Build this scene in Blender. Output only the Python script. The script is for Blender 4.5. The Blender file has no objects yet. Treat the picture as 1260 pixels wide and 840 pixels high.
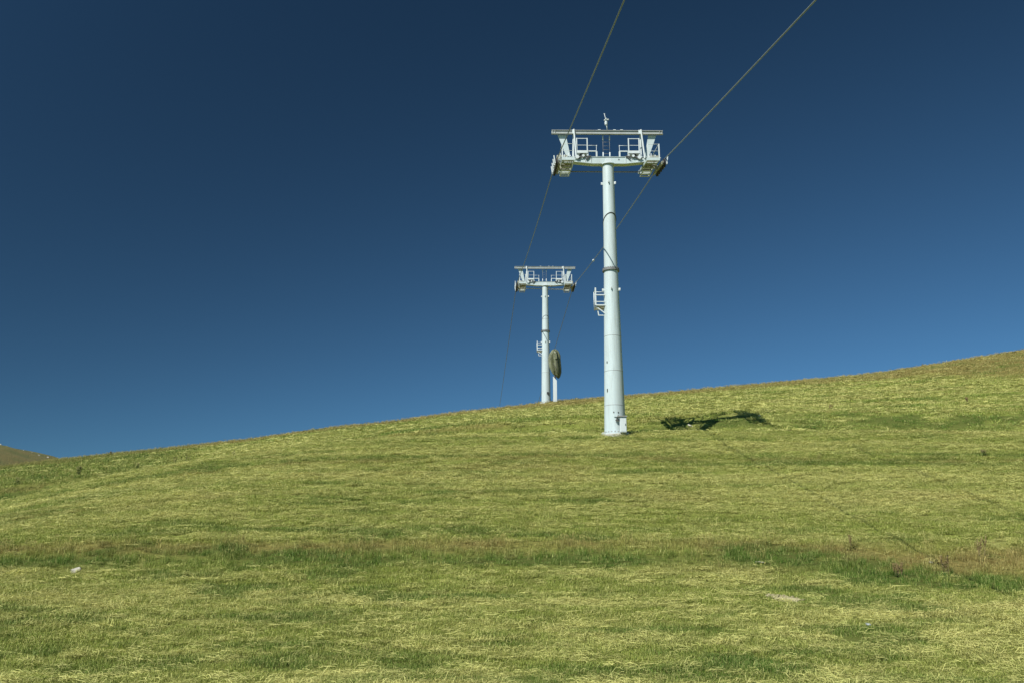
import bpy, bmesh, math, random
import numpy as np
from mathutils import Vector, Matrix

SC = bpy.context.scene
COL = SC.collection
R = math.radians

# ------------------------------------------------------------------ camera
EYE = 1.65
cam_d = bpy.data.cameras.new('camera')
cam = bpy.data.objects.new('camera', cam_d)
COL.objects.link(cam)
cam.location = (0, 0, EYE)
cam.rotation_euler = (R(90 + 14.0), 0, 0)
cam_d.sensor_width = 36.0
cam_d.lens = 36.0 * 1150.0 / 1260.0
cam_d.clip_start = 0.1
cam_d.clip_end = 8000.0
SC.camera = cam

# ------------------------------------------------------------------ light
SUN = Vector((0.56, 0.74, -1.0)).normalized()          # the way the light travels: from behind the left shoulder
SUN_EL = math.asin(-SUN.z)
SUN_AZ = math.atan2(-SUN.x, -SUN.y)                    # clockwise from +Y
sun_d = bpy.data.lights.new('sun', 'SUN')
sun_d.energy = 5.0
sun_d.angle = R(0.22)
sun_d.color = (1.0, 0.975, 0.92)
sun = bpy.data.objects.new('sun', sun_d)
COL.objects.link(sun)
sun.rotation_euler = SUN.to_track_quat('-Z', 'Y').to_euler()
sun.location = (-20, -20, 60)

EXPO = 0.35
SKYK = 10.0 / 2 ** EXPO
W = bpy.data.worlds.new('World')
SC.world = W
W.use_nodes = True
wn, wl = W.node_tree.nodes, W.node_tree.links
wn.clear()
wo = wn.new('ShaderNodeOutputWorld')
bg = wn.new('ShaderNodeBackground')
sky = wn.new('ShaderNodeTexSky')
sky.sky_type = 'NISHITA'
sky.sun_disc = False
sky.sun_elevation = SUN_EL
sky.sun_rotation = SUN_AZ
sky.altitude = 4000
sky.air_density = 1.0
sky.dust_density = 0.0
sky.ozone_density = 3.0
pre = wn.new('ShaderNodeVectorMath'); pre.operation = 'SCALE'; pre.inputs['Scale'].default_value = 0.1
gam = wn.new('ShaderNodeGamma'); gam.inputs[1].default_value = 1.1    # clear mountain air through a polariser: deeper, steeper blue
pol = wn.new('ShaderNodeVectorMath'); pol.operation = 'MULTIPLY'
pol.inputs[1].default_value = (0.93 * SKYK, 1.45 * SKYK, 1.46 * SKYK)
wl.new(sky.outputs[0], pre.inputs[0]); wl.new(pre.outputs[0], gam.inputs[0])
# skylight is polarised most at right angles to the sun; the photograph's filter holds that part back
wtc = wn.new('ShaderNodeTexCoord')
dot = wn.new('ShaderNodeVectorMath'); dot.operation = 'DOT_PRODUCT'; dot.inputs[1].default_value = tuple(-SUN)
wl.new(wtc.outputs['Generated'], dot.inputs[0])
def wmath(op, a, b):
    x = wn.new('ShaderNodeMath'); x.operation = op
    for i, v in enumerate((a, b)):
        if isinstance(v, (int, float)): x.inputs[i].default_value = v
        else: wl.new(v, x.inputs[i])
    return x.outputs[0]
c2 = wmath('MULTIPLY', dot.outputs['Value'], dot.outputs['Value'])
deg = wmath('DIVIDE', wmath('SUBTRACT', 1.0, c2), wmath('ADD', 1.0, c2))
keep = wmath('SUBTRACT', 1.0, wmath('MULTIPLY', deg, 0.70))
fil = wn.new('ShaderNodeVectorMath'); fil.operation = 'SCALE'
wl.new(gam.outputs[0], pol.inputs[0]); wl.new(pol.outputs[0], fil.inputs[0]); wl.new(keep, fil.inputs['Scale']); wl.new(fil.outputs[0], bg.inputs[0])
bg.inputs[1].default_value = 0.10
wl.new(bg.outputs[0], wo.inputs[0])

SC.view_settings.view_transform = 'Standard'
SC.view_settings.look = 'None'
SC.view_settings.exposure = EXPO
SC.view_settings.gamma = 1.0
SC.view_settings.use_curve_mapping = False
SC.cycles.max_bounces = 6
SC.cycles.transparent_max_bounces = 8

# ------------------------------------------------------------------ helpers
def tag(o, label=None, cat=None, group=None, kind=None):
    if label: o['label'] = label
    if cat: o['category'] = cat
    if group: o['group'] = group
    if kind: o['kind'] = kind
    return o

def empty(name, loc, rz=0.0):
    o = bpy.data.objects.new(name, None)
    COL.objects.link(o)
    o.location = loc
    o.rotation_euler = (0, 0, rz)
    o.empty_display_size = 0.3
    return o

def link_mesh(name, me, mat, parent=None, loc=(0, 0, 0), rot=(0, 0, 0)):
    o = bpy.data.objects.new(name, me)
    COL.objects.link(o)
    o.location = loc
    o.rotation_euler = rot
    if mat is not None and not me.materials:
        for m in (mat if isinstance(mat, (list, tuple)) else [mat]):
            me.materials.append(m)
    if parent is not None: o.parent = parent
    return o

class MB:
    """collects boxes, bars, tubes and lathes into one bmesh"""
    def __init__(s): s.bm = bmesh.new()
    def box(s, c, d, rot=None, mi=0):
        M = Matrix.Translation(Vector(c))
        if rot is not None: M = M @ rot
        M = M @ Matrix.Diagonal((d[0], d[1], d[2], 1))
        r = bmesh.ops.create_cube(s.bm, size=1.0, matrix=M)
        for f in {f for v in r['verts'] for f in v.link_faces}: f.material_index = mi
        return s
    def tube(s, a, b, r0, r1=None, n=10, caps=True, smooth=True, mi=0):
        a, b = Vector(a), Vector(b)
        r1 = r0 if r1 is None else r1
        d = (b - a); q = d.to_track_quat('Z', 'Y').to_matrix()
        ra, rb = [], []
        for i in range(n):
            t = 2 * math.pi * i / n
            u = q @ Vector((math.cos(t), math.sin(t), 0))
            ra.append(s.bm.verts.new(a + u * r0)); rb.append(s.bm.verts.new(b + u * r1))
        for i in range(n):
            j = (i + 1) % n
            f = s.bm.faces.new((ra[i], ra[j], rb[j], rb[i])); f.smooth = smooth; f.material_index = mi
        if caps:
            f = s.bm.faces.new(list(reversed(ra))); f.material_index = mi
            f = s.bm.faces.new(rb); f.material_index = mi
        return s
    def bar(s, a, b, w, h, mi=0, up=(0, 0, 1)):
        """rectangular bar from a to b"""
        a, b = Vector(a), Vector(b)
        d = (b - a); L = d.length; z = d.normalized()
        u = Vector(up)
        if abs(z.dot(u)) > 0.95: u = Vector((0, 1, 0))
        x = u.cross(z).normalized(); y = z.cross(x)
        M = Matrix((x, y, z)).transposed().to_4x4()
        return s.box((a + b) / 2, (w, h, L), M, mi)
    def path(s, pts, r, n=6, mi=0):
        prev = None
        for i, p in enumerate(pts):
            p = Vector(p)
            t = (Vector(pts[min(i + 1, len(pts) - 1)]) - Vector(pts[max(i - 1, 0)])).normalized()
            q = t.to_track_quat('Z', 'Y').to_matrix()
            ring = [s.bm.verts.new(p + q @ Vector((math.cos(2 * math.pi * k / n) * r, math.sin(2 * math.pi * k / n) * r, 0))) for k in range(n)]
            if prev:
                for k in range(n):
                    j = (k + 1) % n
                    f = s.bm.faces.new((prev[k], prev[j], ring[j], ring[k])); f.smooth = True; f.material_index = mi
            prev = ring
        return s
    def lathe(s, prof, n=32, smooth=True, mi=0, centre=(0, 0, 0), axis=None, caps=True):
        """prof: list of (radius, height) along the axis"""
        q = axis.to_track_quat('Z', 'Y').to_matrix() if axis is not None else Matrix.Identity(3)
        c = Vector(centre); prev = None; first = None
        for r, h in prof:
            ring = [s.bm.verts.new(c + q @ Vector((math.cos(2 * math.pi * k / n) * r, math.sin(2 * math.pi * k / n) * r, h))) for k in range(n)]
            if prev:
                for k in range(n):
                    j = (k + 1) % n
                    f = s.bm.faces.new((prev[k], prev[j], ring[j], ring[k])); f.smooth = smooth; f.material_index = mi
            else: first = ring
            prev = ring
        if caps:
            f = s.bm.faces.new(list(reversed(first))); f.material_index = mi
            f = s.bm.faces.new(prev); f.material_index = mi
        return s
    def prism(s, poly, y0, y1, mi=0):
        """poly in x,z extruded along y"""
        a = [s.bm.verts.new((x, y0, z)) for x, z in poly]
        b = [s.bm.verts.new((x, y1, z)) for x, z in poly]
        n = len(poly)
        for i in range(n):
            j = (i + 1) % n
            s.bm.faces.new((a[i], a[j], b[j], b[i])).material_index = mi
        s.bm.faces.new(list(reversed(a))).material_index = mi
        s.bm.faces.new(b).material_index = mi
        return s
    def build(s, name, mat, parent=None, bevel=0.0, loc=(0, 0, 0), rot=(0, 0, 0), sharp=True, kind=None):
        if bevel:
            bmesh.ops.bevel(s.bm, geom=[e for e in s.bm.edges if len(e.link_faces) == 2 and e.calc_face_angle(0) > 0.7],
                            offset=bevel, segments=1, affect='EDGES')
        bmesh.ops.recalc_face_normals(s.bm, faces=s.bm.faces)
        if sharp:
            for e in s.bm.edges:
                if len(e.link_faces) == 2 and e.calc_face_angle(0) > 0.6: e.smooth = False
        me = bpy.data.meshes.new(name)
        s.bm.to_mesh(me); s.bm.free()
        o = link_mesh(name, me, mat, parent, loc, rot)
        if kind: o['kind'] = kind
        return o

# ------------------------------------------------------------------ numpy noise
def _hash(ix, iy, seed):
    h = (ix.astype(np.int64) * 374761393 + iy.astype(np.int64) * 668265263 + seed * 974711) & 0x7fffffff
    h = ((h ^ (h >> 13)) * 1274126177) & 0x7fffffff
    h = (h ^ (h >> 16)) & 0xffff
    return h / 65535.0
def vnoise(x, y, seed=0):
    x, y = np.asarray(x, float), np.asarray(y, float)
    ix, iy = np.floor(x), np.floor(y)
    fx, fy = x - ix, y - iy
    fx = fx * fx * (3 - 2 * fx); fy = fy * fy * (3 - 2 * fy)
    a = _hash(ix, iy, seed); b = _hash(ix + 1, iy, seed); c = _hash(ix, iy + 1, seed); d = _hash(ix + 1, iy + 1, seed)
    return (a * (1 - fx) + b * fx) * (1 - fy) + (c * (1 - fx) + d * fx) * fy
def fbm(x, y, seed=0, octv=4):
    s = 0; amp = 0.5; t = 0
    for o in range(octv):
        s = s + amp * vnoise(x * 2 ** o + o * 17.3, y * 2 ** o - o * 9.1, seed + o * 7); t += amp; amp *= 0.55
    return s / t
def sstep(a, b, x):
    t = np.clip((x - a) / (b - a), 0, 1)
    return t * t * (3 - 2 * t)
def pchip(xs, ys):
    xs, ys = np.array(xs, float), np.array(ys, float)
    h = np.diff(xs); d = np.diff(ys) / h
    m = np.zeros(len(xs)); m[0] = d[0]; m[-1] = d[-1]
    for i in range(1, len(xs) - 1):
        if d[i - 1] * d[i] > 0:
            w1 = 2 * h[i] + h[i - 1]; w2 = h[i] + 2 * h[i - 1]
            m[i] = (w1 + w2) / (w1 / d[i - 1] + w2 / d[i])
    def f(x):
        x = np.clip(np.asarray(x, float), xs[0], xs[-1])
        k = np.clip(np.searchsorted(xs, x) - 1, 0, len(xs) - 2)
        t = (x - xs[k]) / h[k]
        return ((2 * t**3 - 3 * t**2 + 1) * ys[k] + (t**3 - 2 * t**2 + t) * h[k] * m[k]
                + (-2 * t**3 + 3 * t**2) * ys[k + 1] + (t**3 - t**2) * h[k] * m[k + 1])
    return f

# ------------------------------------------------------------------ the hillside
# height (above eye level) of the slope through the near tower, uphill along +Y
HILL = pchip([-3000, -400, -100, -30, 0, 10, 15, 20, 25, 27.5, 30, 32, 34, 36, 38.5, 41.8, 44.4, 46.2, 47.6, 50.0, 52.2, 53.4, 54.8, 56.2, 58, 60, 70, 80, 88, 95, 110, 150, 300, 800, 4000],
             [-160, -70, -16, -5.0, -1.75, -1.72, -1.60, -.86, .10, .95, 1.66, 2.32, 3.04, 3.68, 4.43, 5.54, 6.44, 6.84, 6.97, 7.12, 7.66, 8.22, 8.92, 9.38, 9.72, 10.1, 12.45, 14.75, 16.4, 17.5, 19.0, 20.0, 10.0, -60, -400])
# lateral lie of the crest: slope of the sight towards it, per bearing X/Y
CREST = pchip([-1.2, -0.7174, -0.5462, -0.4821, -0.3832, -0.2881, -0.1927, -0.1403, -0.0615, 0.0088, 0.0529, 0.1121, 0.1502, 0.2124, 0.2925, 0.3998, 0.4812, 0.5631, 0.7373, 1.2],
              [0.060, 0.0979, 0.1108, 0.1186, 0.1291, 0.1395, 0.1527, 0.1580, 0.1687, 0.1767, 0.1821, 0.1865, 0.1892, 0.1955, 0.2027, 0.2127, 0.2254, 0.2383, 0.2632, 0.31])
def ground_z(X, Y, fine=True):
    X, Y = np.asarray(X, float), np.asarray(Y, float)
    z = HILL(Y + 0.30 * np.clip(X - 10.3, -3, 3) * np.exp(-((Y - 53.8) / 3.4) ** 4))
    a = np.clip(X / np.maximum(Y, 20.0), -1.1, 1.1)
    d = CREST(a) - 0.1865
    y0 = np.where(d < 0, 40 - 32 * np.abs(a), 50.0)
    y1 = np.where(d < 0, 75 - 50 * np.abs(a), 88.0)
    w = sstep(0, 1, (Y - y0) / (y1 - y0))
    z = z + np.minimum(Y, 400) * d * w * (1 - 0.0 * Y)
    if fine:
        z = z + (fbm(X * 0.22, Y * 0.35, 3, 3) - 0.5) * 0.22 * sstep(4, 14, Y) * (1 - sstep(70, 84, Y) * 0.6)
        z = z + (fbm(X * 1.3, Y * 1.9, 5, 2) - 0.5) * 0.09 * sstep(4, 14, Y)
    return z + EYE

def veg(X, Y):
    """kinds of growth: straw (lying hay), lush green, brown unmown seeding grass, length"""
    X, Y = np.asarray(X, float), np.asarray(Y, float)
    a = X / np.maximum(Y, 10)
    wob = (fbm(X * 0.12, Y * 0.0 + 4.2, 11, 3) - 0.5)
    n1 = fbm(X * 0.45, Y * 0.9, 21, 4); n2 = fbm(X * 0.16, Y * 0.55, 31, 4); n3 = fbm(X * 1.6, Y * 2.6, 41, 3)
    sw = fbm(X * 0.07, Y * 1.7 + 0.02 * X, 51, 3)                     # swaths left by the mower, across the slope
    far_ = sstep(26, 34, Y)
    # bank in the foreground, uncut
    wide = sstep(0.22, 0.48, a)
    c1 = 26.4 + wob * 1.6 - 1.3 * wide
    hw = 1.25 + 1.2 * wide
    b1 = np.exp(-((Y - c1) / hw) ** 4) * sstep(0.12, 0.38, n1 * 0.6 + n3 * 0.4)
    top1 = np.exp(-((Y - c1 - 0.45 * hw) / (0.62 * hw)) ** 2); low1 = np.exp(-((Y - c1 + 0.6 * hw) / (0.6 * hw)) ** 2)
    # thin balk higher up
    c2 = 39.3 + wob * 2.0
    b2 = np.exp(-((Y - c2) / 0.55) ** 2) * sstep(0.38, 0.6, n1)
    # bench above the tower foot
    b3 = np.exp(-((Y - 54.0 - wob * 1.5) / 2.1) ** 4) * sstep(0.25, 0.5, n1)
    # crest and the rough corner on the left
    b4 = sstep(77, 82, Y + (n1 - 0.5) * 6 + 9 * sstep(0.34, 0.62, a) + 6 * np.exp(-((a - 0.06) / 0.06) ** 2))
    b5 = sstep(-0.30, -0.40, a) * sstep(47, 54, Y + (n1 - 0.5) * 6)
    foot = np.exp(-((np.hypot(X - 5, Y - 45) - 0.85) / 0.28) ** 2) + np.exp(-((np.hypot(X - 3.17, Y - 85.6) - 0.8) / 0.3) ** 2)
    length = np.clip(0.55 * foot + b1 + 0.55 * b2 + 0.8 * b3 + 0.8 * b4 + 0.6 * b5, 0, 1)
    brown = np.clip((1 + 0.3 * wide) * b1 * top1 * (0.55 + 0.45 * sstep(0.3, 0.6, n1)) + 0.7 * b2 + b3 * sstep(54.8, 55.8, Y) * 0.9 + b4 * 0.95 + 0.35 * b5 * n1
                    + sstep(0.60, 0.78, n2) * 0.35, 0, 1)
    lush = np.clip((1 - 0.78 * wide) * b1 * low1 * (0.6 + 0.75 * sstep(0.4, 0.62, n1)) + b3 * sstep(55.0, 53.8, Y) * 0.9 + 0.45 * b5 + sstep(0.52, 0.70, n1 * (1 - 0.6 * far_) + 0.6 * far_ * (1 - sw)) * 0.75
                   + 0.4 * np.exp(-((Y - 44 - a * 20) / 1.2) ** 2) * sstep(-0.33, -0.42, a)
                   + 1.3 * np.exp(-((((X - 3.95) + 0.35 * (Y - 16.2)) / 0.70) ** 2 + ((Y - 16.2) / 0.9) ** 2) ** 2)  # slanted oval of darker green, low in the near grass
                   + 0.5 * sstep(0.58, 0.7, fbm(X * 0.3, Y * 0.8, 77, 3)) * sstep(22, 16, Y), 0, 1)
    straw = np.clip(0.72 * sstep(0.36, 0.70, (n2 * 0.55 + n3 * 0.45) * (1 - 0.6 * far_) + 0.6 * far_ * sw) * (1 - length) * (1 - 0.7 * lush) * (0.8 + 0.2 * sstep(55, 20, Y)), 0, 1)
    return straw, lush, brown, length

# ------------------------------------------------------------------ materials
def new_mat(name):
    m = bpy.data.materials.new(name); m.use_nodes = True
    nt = m.node_tree
    return m, nt, nt.nodes, nt.links, nt.nodes['Principled BSDF']
def rgb(n, c): 
    x = n.new('ShaderNodeRGB'); x.outputs[0].default_value = (*c, 1); return x.outputs[0]
def mixc(n, l, fac, a, b, mode='MIX'):
    x = n.new('ShaderNodeMix'); x.data_type = 'RGBA'; x.blend_type = mode
    for sock, v in ((x.inputs[0], fac), (x.inputs[6], a), (x.inputs[7], b)):
        if isinstance(v, (int, float)): sock.default_value = v
        elif isinstance(v, tuple): sock.default_value = (*v, 1)
        else: l.new(v, sock)
    return x.outputs[2]
def noise(n, l, scale, detail=4, rough=0.55, vec=None):
    x = n.new('ShaderNodeTexNoise'); x.inputs['Scale'].default_value = scale
    x.inputs['Detail'].default_value = detail; x.inputs['Roughness'].default_value = rough
    if vec is not None: l.new(vec, x.inputs['Vector'])
    return x.outputs['Fac']
def ramp(n, l, fac, stops):
    x = n.new('ShaderNodeValToRGB')
    e = x.color_ramp.elements
    while len(e) < len(stops): e.new(0.5)
    for i, (p, c) in enumerate(stops):
        e[i].position = p; e[i].color = (*c, 1) if isinstance(c, tuple) else (c, c, c, 1)
    l.new(fac, x.inputs[0]); return x.outputs[0]
def coords(n, l, scale=(1, 1, 1), kind='Object'):
    tc = n.new('ShaderNodeTexCoord'); mp = n.new('ShaderNodeMapping')
    mp.inputs['Scale'].default_value = scale
    l.new(tc.outputs[kind], mp.inputs[0]); return mp.outputs[0]
def bump(n, l, h, strength, dist, bs):
    b = n.new('ShaderNodeBump'); b.inputs['Strength'].default_value = strength; b.inputs['Distance'].default_value = dist
    l.new(h, b.inputs['Height']); l.new(b.outputs[0], bs.inputs['Normal'])

def metal_paint(name, base, dirt, rough=0.45, metallic=0.0, amount=0.5, spec=0.4, streak=None):
    m, nt, n, l, bs = new_mat(name)
    c1 = coords(n, l, (1.6, 1.6, 0.22)); c2 = coords(n, l, (9, 9, 1.2))
    a = noise(n, l, 1.0, 5, 0.6, c1); b = noise(n, l, 1.0, 4, 0.6, c2)
    f = ramp(n, l, a, [(0.42, 0.0), (0.75, amount)])
    g = ramp(n, l, b, [(0.5, 0.0), (0.8, amount * 0.7)])
    col = mixc(n, l, f, base, dirt); col = mixc(n, l, g, col, tuple(0.82 * v for v in dirt))
    if streak:
        c3 = coords(n, l, (14, 14, 0.35)); e = noise(n, l, 1.0, 3, 0.5, c3); k = noise(n, l, 0.55, 3, 0.6, coords(n, l))
        m1 = n.new('ShaderNodeMath'); m1.operation = 'MULTIPLY'
        l.new(ramp(n, l, e, [(0.56, 0.0), (0.72, 0.75)]), m1.inputs[0]); l.new(ramp(n, l, k, [(0.45, 0.1), (0.65, 1.0)]), m1.inputs[1])
        col = mixc(n, l, m1.outputs[0], col, streak)
    l.new(col, bs.inputs['Base Color'])
    bs.inputs['Roughness'].default_value = rough; bs.inputs['Metallic'].default_value = metallic
    bs.inputs['Specular IOR Level'].default_value = spec
    bump(n, l, noise(n, l, 35, 2), 0.06, 0.004, bs)
    return m
M_PAINT = metal_paint('white_green_tower_paint', (0.49, 0.57, 0.565), (0.385, 0.43, 0.405), 0.45, amount=0.7, streak=(0.31, 0.325, 0.29))
M_WHITE = metal_paint('white_steel_paint', (0.56, 0.61, 0.605), (0.42, 0.445, 0.42), 0.45, amount=0.4)
M_GALV = metal_paint('weathered_galvanised_steel', (0.33, 0.335, 0.315), (0.25, 0.235, 0.19), 0.55, 0.25, 0.8)
M_GRATE = metal_paint('yellowish_grating_steel', (0.34, 0.34, 0.26), (0.20, 0.19, 0.13), 0.6, 0.2, 0.8)
M_BEAM = metal_paint('grey_lifting_beam_paint', (0.36, 0.385, 0.375), (0.27, 0.265, 0.23), 0.5, 0.0, 0.8)
M_DARKGALV = metal_paint('flange_shade_ladder_steel', (0.20, 0.21, 0.21), (0.14, 0.13, 0.11), 0.6, 0.2, 0.8)  # flange tone holds the shadow beneath it; also the dark ladder steel
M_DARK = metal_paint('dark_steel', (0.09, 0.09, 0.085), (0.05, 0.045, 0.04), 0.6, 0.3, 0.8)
M_SEAM = metal_paint('weld_seam_steel', (0.36, 0.40, 0.40), (0.28, 0.28, 0.26), 0.6, 0.0, 0.8)
M_RUBBER = metal_paint('black_rubber', (0.022, 0.022, 0.022), (0.06, 0.055, 0.045), 0.75, 0.0, 0.6)
M_CONC = metal_paint('pale_concrete', (0.45, 0.44, 0.40), (0.28, 0.27, 0.23), 0.9, 0.0, 0.9)
def rope_mat():
    m, nt, n, l, bs = new_mat('steel_wire_rope')
    w = n.new('ShaderNodeTexWave'); w.wave_type = 'BANDS'; w.bands_direction = 'DIAGONAL'
    w.inputs['Scale'].default_value = 6.0
    l.new(coords(n, l), w.inputs['Vector'])
    l.new(ramp(n, l, w.outputs['Fac'], [(0.2, (0.21, 0.24, 0.22)), (0.8, (0.25, 0.28, 0.26))]), bs.inputs['Base Color'])
    bs.inputs['Roughness'].default_value = 0.5; bs.inputs['Metallic'].default_value = 0.3
    return m
M_ROPE = rope_mat()
def tarp_mat():
    m, nt, n, l, bs = new_mat('olive_tarpaulin')
    f = noise(n, l, 3.0, 5, 0.6, coords(n, l, (1, 1, 0.4)))
    l.new(ramp(n, l, f, [(0.3, (0.095, 0.105, 0.05)), (0.7, (0.155, 0.165, 0.088))]), bs.inputs['Base Color'])
    bs.inputs['Roughness'].default_value = 0.55
    bump(n, l, noise(n, l, 9, 3, 0.5, coords(n, l, (1, 1, 0.3))), 0.35, 0.05, bs)
    return m
M_TARP = tarp_mat()
def stone_mat(name, lo, hi):
    m, nt, n, l, bs = new_mat(name)
    f = noise(n, l, 9.0, 6, 0.65, coords(n, l)); g = noise(n, l, 40.0, 3, 0.6, coords(n, l))
    c = ramp(n, l, f, [(0.35, lo), (0.62, hi)])
    c = mixc(n, l, ramp(n, l, g, [(0.55, 0.0), (0.75, 0.45)]), c, tuple(v * 0.5 for v in lo))
    l.new(c, bs.inputs['Base Color']); bs.inputs['Roughness'].default_value = 0.9
    bump(n, l, f, 0.6, 0.03, bs)
    return m
M_STONE = stone_mat('pale_limestone', (0.33, 0.305, 0.24), (0.50, 0.465, 0.38))
M_GREYSTONE = stone_mat('blue_grey_stone', (0.24, 0.27, 0.28), (0.36, 0.39, 0.40))
M_TANSTONE = stone_mat('tan_stone', (0.27, 0.24, 0.12), (0.40, 0.36, 0.20))

C_MOWN = (0.265, 0.312, 0.056); C_STRAW = (0.60, 0.565, 0.205); C_LUSH = (0.082, 0.160, 0.018); C_BROWN = (0.290, 0.215, 0.070)
def growth_colour(n, l, atype, lush=C_LUSH):
    def at(nm):
        x = n.new('ShaderNodeAttribute'); x.attribute_type = atype; x.attribute_name = nm; return x.outputs['Fac']
    c = mixc(n, l, at('straw'), C_MOWN, C_STRAW)
    c = mixc(n, l, at('brown'), c, C_BROWN)
    c = mixc(n, l, at('lush'), c, lush)
    return c, at
def ground_mat():
    m, nt, n, l, bs = new_mat('hillside_turf')
    c, at = growth_colour(n, l, 'GEOMETRY', (0.050, 0.092, 0.014))  # turf under lush growth darkened: soil, plus shade between the blades
    v = coords(n, l, (1.0, 3.2, 1.0))
    f = noise(n, l, 5.5, 8, 0.7, v); g = noise(n, l, 28.0, 4, 0.7, v)
    c = mixc(n, l, ramp(n, l, f, [(0.38, 0.95), (0.62, 0.25)]), c, (0.085, 0.09, 0.022))
    c = mixc(n, l, ramp(n, l, g, [(0.55, 0.0), (0.75, 0.55)]), c, (0.50, 0.48, 0.19))
    l.new(c, bs.inputs['Base Color']); bs.inputs['Roughness'].default_value = 0.95
    bs.inputs['Specular IOR Level'].default_value = 0.1
    bump(n, l, g, 0.7, 0.05, bs)
    return m
M_GROUND = ground_mat()
def blade_mat(name, extra):
    m, nt, n, l, bs = new_mat(name)
    c, at = growth_colour(n, l, 'INSTANCER')
    if extra is not None: c = mixc(n, l, extra[1], c, extra[0])
    # every blade a little different, every tuft a little different
    va = n.new('ShaderNodeAttribute'); va.attribute_type = 'GEOMETRY'; va.attribute_name = 'blade'
    c = mixc(n, l, ramp(n, l, va.outputs['Fac'], [(0.0, 0.0), (0.62, 0.0), (1.0, 0.75)]), c, C_STRAW)
    c = mixc(n, l, ramp(n, l, va.outputs['Fac'], [(0.0, 0.6), (0.4, 0.0)]), c, (0.12, 0.18, 0.03))
    t = at('tint')
    h = n.new('ShaderNodeHueSaturation'); l.new(c, h.inputs['Color'])
    mr = n.new('ShaderNodeMapRange'); l.new(t, mr.inputs[0]); mr.inputs[3].default_value = 0.80; mr.inputs[4].default_value = 1.22
    l.new(mr.outputs[0], h.inputs['Value'])
    l.new(h.outputs[0], bs.inputs['Base Color'])
    bs.inputs['Roughness'].default_value = 0.6; bs.inputs['Specular IOR Level'].default_value = 0.25
    tr = n.new('ShaderNodeBsdfTranslucent'); l.new(h.outputs[0], tr.inputs[0])
    mx = n.new('ShaderNodeMixShader'); mx.inputs[0].default_value = 0.20
    l.new(bs.outputs[0], mx.inputs[1]); l.new(tr.outputs[0], mx.inputs[2])
    l.new(mx.outputs[0], n['Material Output'].inputs[0])
    return m
M_BLADE = blade_mat('grass_blades', None)
M_HAY = blade_mat('cut_hay', (C_STRAW, 0.55))
M_SEED = blade_mat('seeding_grass', (C_BROWN, 0.55))
def plain_mat(name, lo, hi, rough=0.8, scale=12):
    m, nt, n, l, bs = new_mat(name)
    l.new(ramp(n, l, noise(n, l, scale, 4, 0.6, coords(n, l)), [(0.3, lo), (0.7, hi)]), bs.inputs['Base Color'])
    bs.inputs['Roughness'].default_value = rough
    return m
M_DOCK = plain_mat('rusty_dock_seed', (0.12, 0.085, 0.028), (0.23, 0.168, 0.058))
M_STEM = plain_mat('dry_stem', (0.20, 0.15, 0.07), (0.30, 0.23, 0.11))
M_LEAF = plain_mat('weed_leaf', (0.045, 0.085, 0.018), (0.085, 0.135, 0.03))
M_LIGHTLEAF = plain_mat('pale_weed_leaf', (0.10, 0.17, 0.035), (0.16, 0.23, 0.055))

# ------------------------------------------------------------------ ground sheet
def axis(segs):
    out = [np.array([segs[0][0]])]
    for a, b, n in segs: out.append(np.linspace(a, b, n + 1)[1:])
    return np.concatenate(out)
ys = axis([(-3000, -300, 8), (-300, -40, 10), (-40, 8, 16), (8, 34, 130), (34, 58, 110), (58, 100, 110), (100, 160, 24), (160, 600, 16), (600, 4000, 10)])
xs = axis([(-3000, -300, 8), (-300, -90, 14), (-90, -50, 40), (-50, 60, 330), (60, 100, 40), (100, 300, 14), (300, 3000, 8)])
GX, GY = np.meshgrid(xs, ys)
GZ = ground_z(GX, GY)
nx, ny = len(xs), len(ys)
idx = np.arange(nx * ny).reshape(ny, nx)
quads = np.stack([idx[:-1, :-1], idx[:-1, 1:], idx[1:, 1:], idx[1:, :-1]], -1).reshape(-1, 4)
me = bpy.data.meshes.new('hillside')
me.vertices.add(nx * ny); me.vertices.foreach_set('co', np.stack([GX, GY, GZ], -1).ravel())
me.loops.add(quads.size); me.loops.foreach_set('vertex_index', quads.ravel())
me.polygons.add(len(quads)); me.polygons.foreach_set('loop_start', np.arange(len(quads)) * 4)
me.polygons.foreach_set('loop_total', np.full(len(quads), 4))
me.update(calc_edges=True)
me.polygons.foreach_set('use_smooth', np.ones(len(quads), bool))
vg = veg(GX.ravel(), GY.ravel())
for nm, arr in zip(('straw', 'lush', 'brown'), vg):
    at = me.attributes.new(nm, 'FLOAT', 'POINT'); at.data.foreach_set('value', arr.astype(np.float32))
hillside = link_mesh('hillside', me, M_GROUND)
tag(hillside, 'mown green hillside rising from the foreground to the crest', None, None, 'structure')

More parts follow.
